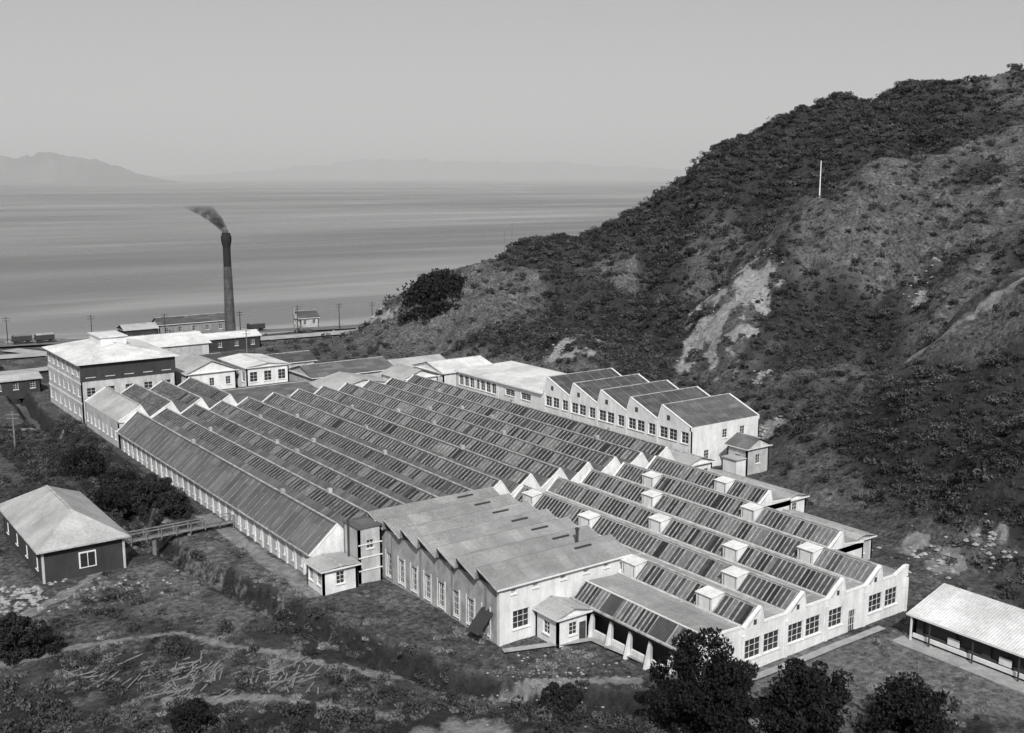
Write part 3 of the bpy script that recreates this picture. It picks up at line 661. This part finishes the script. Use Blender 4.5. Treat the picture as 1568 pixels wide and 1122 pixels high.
def pole(x,y,h,z0=None,arm=True,name="telegraph_pole",mat='wood'):
    B=Bld(name); z=h1(x,y) if z0 is None else z0
    B('pole',mat).taper((x,y,z-.5),(x,y,z+h),.16,.1)
    if arm:
        for q in (.4,1.1): B('crossarm',mat).beam((x-.9,y+.4,z+h-q),(x+.9,y-.4,z+h-q),.12,.12)
    B.finish()
for x,y in ((60,214),(76,210),(88,207),(40,219),(22,226),(2,234),(-20,243),(98,205)): pole(x,y,8,mat='pipe')
pole(44,170,8);pole(-2,168,7);pole(-21,112,6)
pole(151,84,8.5,arm=False,name="survey_pole",mat='trim')
pole(132,184,7,arm=False,name="signal_mast"); pole(134,183,7,arm=False,name="signal_mast")
ribbon("sea_wall",[(-150,300),(-60,262),(0,246),(42,232),(86,217),(100,209)],1.2,M['concrete'],0,zfix=.7)
for i,(x,y) in enumerate(((5,231),(10.5,229.8),(-12,236),(-18,238),(66,217))):
    B=Bld("goods_wagon"); B('body','dark').box(x-2.4,x+2.4,y-1.1,y+1.1,1.3,2.6); B('load','roof_lt' if i%2 else 'wood').box(x-2.2,x+2.2,y-.95,y+.95,2.6,2.9)
    B('underframe','pipe').box(x-2.5,x+2.5,y-.9,y+.9,1.1,1.295)
    for sx_ in (-1.5,1.5):
        for sy in (-.8,.8): B('wheels','pipe').taper((x+sx_,y+sy-.06,.95),(x+sx_,y+sy+.06,.95),.42,.42,12)
    B.finish()
# ------------------------------------------------------------------ planks, rocks
B=Bld("scattered_timber")
for cx_,cy_,r_ ,n_ in ((-27,11,4.5,70),(-20,6,4,55),(-33,17,3,25)):
    for i in range(n_):
        x=cx_+random.gauss(0,r_*.5);y=cy_+random.gauss(0,r_*.5);a=random.gauss(.6,.5);l=random.uniform(.4,1.3);z=h1(x,y)+random.uniform(.0,.15)
        B('planks','wood').beam((x-math.cos(a)*l,y-math.sin(a)*l,z),(x+math.cos(a)*l,y+math.sin(a)*l,z+random.uniform(-.1,.12)),.12,.08)
B.finish()
P=Part()
def rock(P,x,y,z,s):
    i=len(P.v); 
    vs=[(0,0,1),(1,0,.1),(.3,.9,.2),(-.8,.6,.1),(-.8,-.6,.15),(.3,-.9,.1),(0,0,-1)]
    for v in vs: P.v.append((x+v[0]*s*random.uniform(.7,1.3),y+v[1]*s*random.uniform(.7,1.3),z+v[2]*s*.7*random.uniform(.7,1.2)))
    for k in range(5): P.f.append((i,i+1+k,i+1+(k+1)%5)); P.f.append((i+6,i+1+(k+1)%5,i+1+k))
pts=[]
for k in range(130): pts.append((random.gauss(-36,2.6),random.gauss(40,2.2),random.uniform(.12,.5)))
for k in range(60): pts.append((random.gauss(-26,4),random.gauss(38,2),random.uniform(.1,.3)))
for k in range(140): t=random.random(); pts.append((-60+160*t+random.gauss(0,1),262-48*t+random.gauss(0,1.5),random.uniform(.3,.9)))
for k in range(120): pts.append((random.gauss(88,3),random.gauss(193,4),random.uniform(.3,1)))
for k in range(160): pts.append((random.gauss(0,3),random.gauss(-8,3),random.uniform(.06,.2)))
for pl,w in SCREE:
    for k in range(45):
        q=random.random()*(len(pl)-1); i=min(int(q),len(pl)-2); f=q-i
        pts.append((pl[i][0]*(1-f)+pl[i+1][0]*f+random.gauss(0,w*1.3),pl[i][1]*(1-f)+pl[i+1][1]*f+random.gauss(0,w*1.3),random.uniform(.1,.5)))
zz=hz([q[0] for q in pts],[q[1] for q in pts])
for q,z in zip(pts,zz): rock(P,q[0],q[1],z,q[2])
P.obj("loose_rocks",plain("rock",.24,.95,var=.35,scale=1.5))
# ------------------------------------------------------------------ vegetation
def folmat(name,lo,hi):
    m,nt,b=newmat(name); oi=N(nt,"ShaderNodeObjectInfo"); tc=N(nt,"ShaderNodeTexCoord")
    c=ramp(nt,oi.outputs["Random"],[(0,lo),(.7,(lo+hi)/2),(1,hi)])
    c=mult(nt,c,ramp(nt,noise(nt,tc.outputs["Object"],2.2,3),[(.35,.55),(.65,1.35)]))
    L(nt,c,b.inputs["Base Color"]); b.inputs["Roughness"].default_value=.8; b.inputs["Specular IOR Level"].default_value=.2
    return m
FOL=folmat("scrub_foliage",.022,.10); FOL2=folmat("dry_grass",.10,.25); FOLT=folmat("tree_foliage",.010,.024)
def leaves(P,c,r,n,s,flat=.75,rng=random):
    for i in range(n):
        while True:
            v=Vector((rng.uniform(-1,1),rng.uniform(-1,1),rng.uniform(-1,1)))
            if .2<v.length<1: break
        v=v.normalized()*(v.length**.4); q=Vector(c)+Vector((v.x*r,v.y*r,v.z*r*flat))
        a=Vector((rng.gauss(0,1),rng.gauss(0,1),rng.gauss(0,1))).normalized(); a=(a+v*.3).normalized(); t=a.cross(Vector((rng.gauss(0,1),rng.gauss(0,1),.3))).normalized(); w=a.cross(t)
        k=s*rng.uniform(.6,1.4); i0=len(P.v)
        P.v+= [tuple(q-t*k),tuple(q+w*k*.5),tuple(q+t*k),tuple(q-w*k*.5)]; P.f.append((i0,i0+1,i0+2,i0+3))
def clump(name,mat,kind):
    P=Part()
    if kind=='grass':
        for i in range(46):
            a=random.uniform(0,6.28);r=random.random()**.5*.8;x,y=r*math.cos(a),r*math.sin(a);h=random.uniform(.2,.6);d=random.gauss(0,.25);e=random.gauss(0,.25)
            i0=len(P.v);P.v+=[(x-.07,y,0),(x+.07,y+.03,0),(x+d,y+e,h)];P.f.append((i0,i0+1,i0+2))
    else:
        for j in range(kind):
            a=random.uniform(0,6.28);r=random.uniform(.05,1.0); rr=random.uniform(.22,.55); leaves(P,(r*math.cos(a)*1.2,r*math.sin(a),rr*.6+random.uniform(0,.25)),rr,30,.14,.8)
    return P.obj(name,mat)
def scatter(name,pts,sizes,child):
    n=len(pts);a=RS.rand(n)*6.283;Z=hz(pts[:,0],pts[:,1]); s=np.asarray(sizes)/2
    V=np.zeros((n,4,3))
    for k in range(4):
        V[:,k,0]=pts[:,0]+np.cos(a+k*math.pi/2)*s*1.414; V[:,k,1]=pts[:,1]+np.sin(a+k*math.pi/2)*s*1.414; V[:,k,2]=Z-.05*s
    me=bpy.data.meshes.new(name); me.from_pydata(V.reshape(-1,3).tolist(),[],np.arange(n*4).reshape(n,4).tolist())
    o=bpy.data.objects.new(name,me);COL.objects.link(o); o.instance_type='FACES';o.use_instance_faces_scale=True;o.instance_faces_scale=1;o.show_instancer_for_render=False;o.show_instancer_for_viewport=False
    child.parent=o
    return o
FOOT=[(-9,52.5,20.5,101),(-.6,17,-4,28),(8,40.5,-19,29),(39,52,-9,29),(51.5,76.5,27,101),(-8,15,100,149),(12,75,103,136),(-33,-22,42,65),(32,40,-46,-21.5),(45,57,-7,25),(30,60,183,232),(-16,35,140,200),(33,50,138,150)]
def scatter_pts(n,x0,x1,y0,y1,prob):
    p=np.stack([RS.uniform(x0,x1,n),RS.uniform(y0,y1,n)],1); ok=np.ones(n,bool)
    for a,b_,c,d in FOOT: ok&=~((p[:,0]>a)&(p[:,0]<b_)&(p[:,1]>c)&(p[:,1]<d))
    for pl,w in ((ROAD,5),(RAIL,5),(P1,.8),(P2,.8),(TRK,.8),([(-.6,-1.4),(8,-4.4),(10,-19.2),(33,-19.4)],.8)): ok&=pdist(p[:,0],p[:,1],pl)>w
    p=p[ok]; z=hz(p[:,0],p[:,1]); ok=z>-3; 
    ok&=~((z<-.2)&(p[:,1]>205)); p=p[ok];z=z[ok]
    b_,s_=cover(p[:,0],p[:,1],z); pr=prob(p[:,0],p[:,1],z,b_,s_); return p[RS.rand(len(p))<pr]
ph=scatter_pts(120000,48,310,-50,235,lambda x,y,z,b,s:np.where(z>.8,(s**1.3*.75+.11)*(1-.85*b)*(1-.93*np.minimum(1,1.4*blob(x,y,95,166,14))),.05))
pn_=scatter_pts(36000,-50,60,-45,130,lambda x,y,z,b,s:np.where(z<3,(s**1.6*.9+.018)*(1-b)*np.where((pdist(x,y,CH)<3)&(y<56),.35,1),.0))
for i in range(5):
    q=ph[i::5]; scatter("hill_scrub",q,(.32+RS.rand(len(q))**2.8*1.2)*(1+.3*(q[:,1]>90)),clump("bush_clump",FOL,5+i%3))
for i in range(3):
    q=pn_[i::3]; scatter("valley_scrub",q,.25+RS.rand(len(q))**3*1.1,clump("bush_clump",FOL,5))
pg=scatter_pts(42000,-48,50,-42,70,lambda x,y,z,b,s:(1-b)*(1-s*.7)*sst(.4,.6,fbm(x/3,y/3,3,1))*.8)
scatter("grass_tufts",pg,.2+RS.rand(len(pg))*.4,clump("tuft",FOL2,'grass'))
hb=[(97.5+random.gauss(0,3.4),167+random.gauss(0,3.0)) for i in range(80)]
scatter("headland_bush",np.array(hb),[random.uniform(1.6,3.6) for _ in hb],clump("bush_clump",FOLT,8))
def tree(name,x,y,h,r,n=40):
    z=h1(x,y); T=Part(); P=Part()
    T.taper((x,y,z-.4),(x+.1,y,z+h*.5),.22,.14)
    for i in range(n):
        a=random.uniform(0,6.283); t=random.uniform(.08,1.0); rr=r*math.sqrt(max(.08,1-((t-.38)/.68)**2))*random.uniform(.25,1.05)
        c=Vector((x+rr*math.cos(a),y+rr*math.sin(a),z+h*t*.93))
        leaves(P,c,random.uniform(.4,.95)*r*.42,150,.17,.75)
        if i%3==0: T.taper((x,y,z+h*min(.45,t*.5)),tuple(c),.09,.03,5)
    e=bpy.data.objects.new(name,None);COL.objects.link(e); a=T.obj("trunk_and_limbs",M['pipe']);a.parent=e; c=P.obj("crown",FOLT);c.parent=e
tree("dark_pine_tree",3.8,-23,8.8,3.6,80); tree("dark_pine_tree",8.0,-22.6,7.2,2.9,56); tree("dark_pine_tree",10.8,-27.6,8.2,2.9,60); tree("dark_pine_tree",14,-27.4,4.8,2.3,36)
tree("round_bush_tree",18,-33,3.9,3.2,56); tree("round_bush_tree",-38.5,25,4.2,2.2,36); tree("round_bush_tree",-36,24.5,2.6,1.5,22)
tree("garden_shrub",-2.5,-13,2.0,1.6,22);tree("garden_shrub",-29.5,2,2.0,1.8,24);tree("garden_shrub",-22,-12,2.2,2.2,24);tree("garden_shrub",-10,-19,1.8,2.2,24)
tree("broadleaf_tree",-14.5,72,4.6,3.6,46);tree("broadleaf_tree",-12.2,66,4.0,3.0,40);tree("broadleaf_tree",-13,80,4.0,3.4,36);tree("broadleaf_tree",-12.5,58,3.4,2.4,30);tree("broadleaf_tree",-16,88,4.0,3.2,34);tree("broadleaf_tree",-13,98,4.0,3.0,28);tree("broadleaf_tree",-18.5,66,3.2,2.6,28)
# ------------------------------------------------------------------ light, sky, camera
w=bpy.data.worlds.new("World"); scene.world=w; w.use_nodes=True; nt=w.node_tree; bg=nt.nodes["Background"]
sky=nt.nodes.new("ShaderNodeTexSky"); sky.sky_type='NISHITA'; sky.sun_disc=False; sky.sun_elevation=math.radians(43)
sd=Vector((-.50,-.866)).normalized(); sky.sun_rotation=math.atan2(sd.x,sd.y)%(2*math.pi); sky.air_density=1.0; sky.dust_density=2.5; sky.altitude=50
# hazy coastal air: the dark band right at the horizon is lifted by sampling the sky slightly higher up
tcw=N(nt,"ShaderNodeTexCoord"); ma=N(nt,"ShaderNodeMapping"); ma.inputs["Scale"].default_value=(1,1,.8); ma.inputs["Location"].default_value=(0,0,.09)
nt.links.new(tcw.outputs["Generated"],ma.inputs[0]); nrm=N(nt,"ShaderNodeVectorMath",operation='NORMALIZE'); nt.links.new(ma.outputs[0],nrm.inputs[0]); nt.links.new(nrm.outputs[0],sky.inputs[0])
bw=nt.nodes.new("ShaderNodeRGBToBW"); nt.links.new(sky.outputs[0],bw.inputs[0])
nt.links.new(bw.outputs[0],bg.inputs[0]); bg.inputs[1].default_value=.127
sl=bpy.data.lights.new("sun","SUN"); sl.energy=4.3; sl.angle=math.radians(.5); sl.color=(1,.995,.985); so=bpy.data.objects.new("sun",sl); COL.objects.link(so)
el=math.radians(43); dv=Vector((sd.x*math.cos(el),sd.y*math.cos(el),math.sin(el))); so.rotation_euler=dv.to_track_quat('Z','Y').to_euler(); so.location=dv*100
cam=bpy.data.cameras.new("camera"); co=bpy.data.objects.new("camera",cam); COL.objects.link(co)
co.location=(-56.76,-80.46,45); co.rotation_euler=(math.radians(80),0,math.radians(-35.9)); cam.sensor_width=36; cam.lens=37.9; cam.clip_start=.5; cam.clip_end=100000
scene.camera=co
scene.view_settings.view_transform='Standard'; scene.view_settings.look='None'; scene.view_settings.exposure=0
print("scrub",len(ph),len(pn_),len(pg))
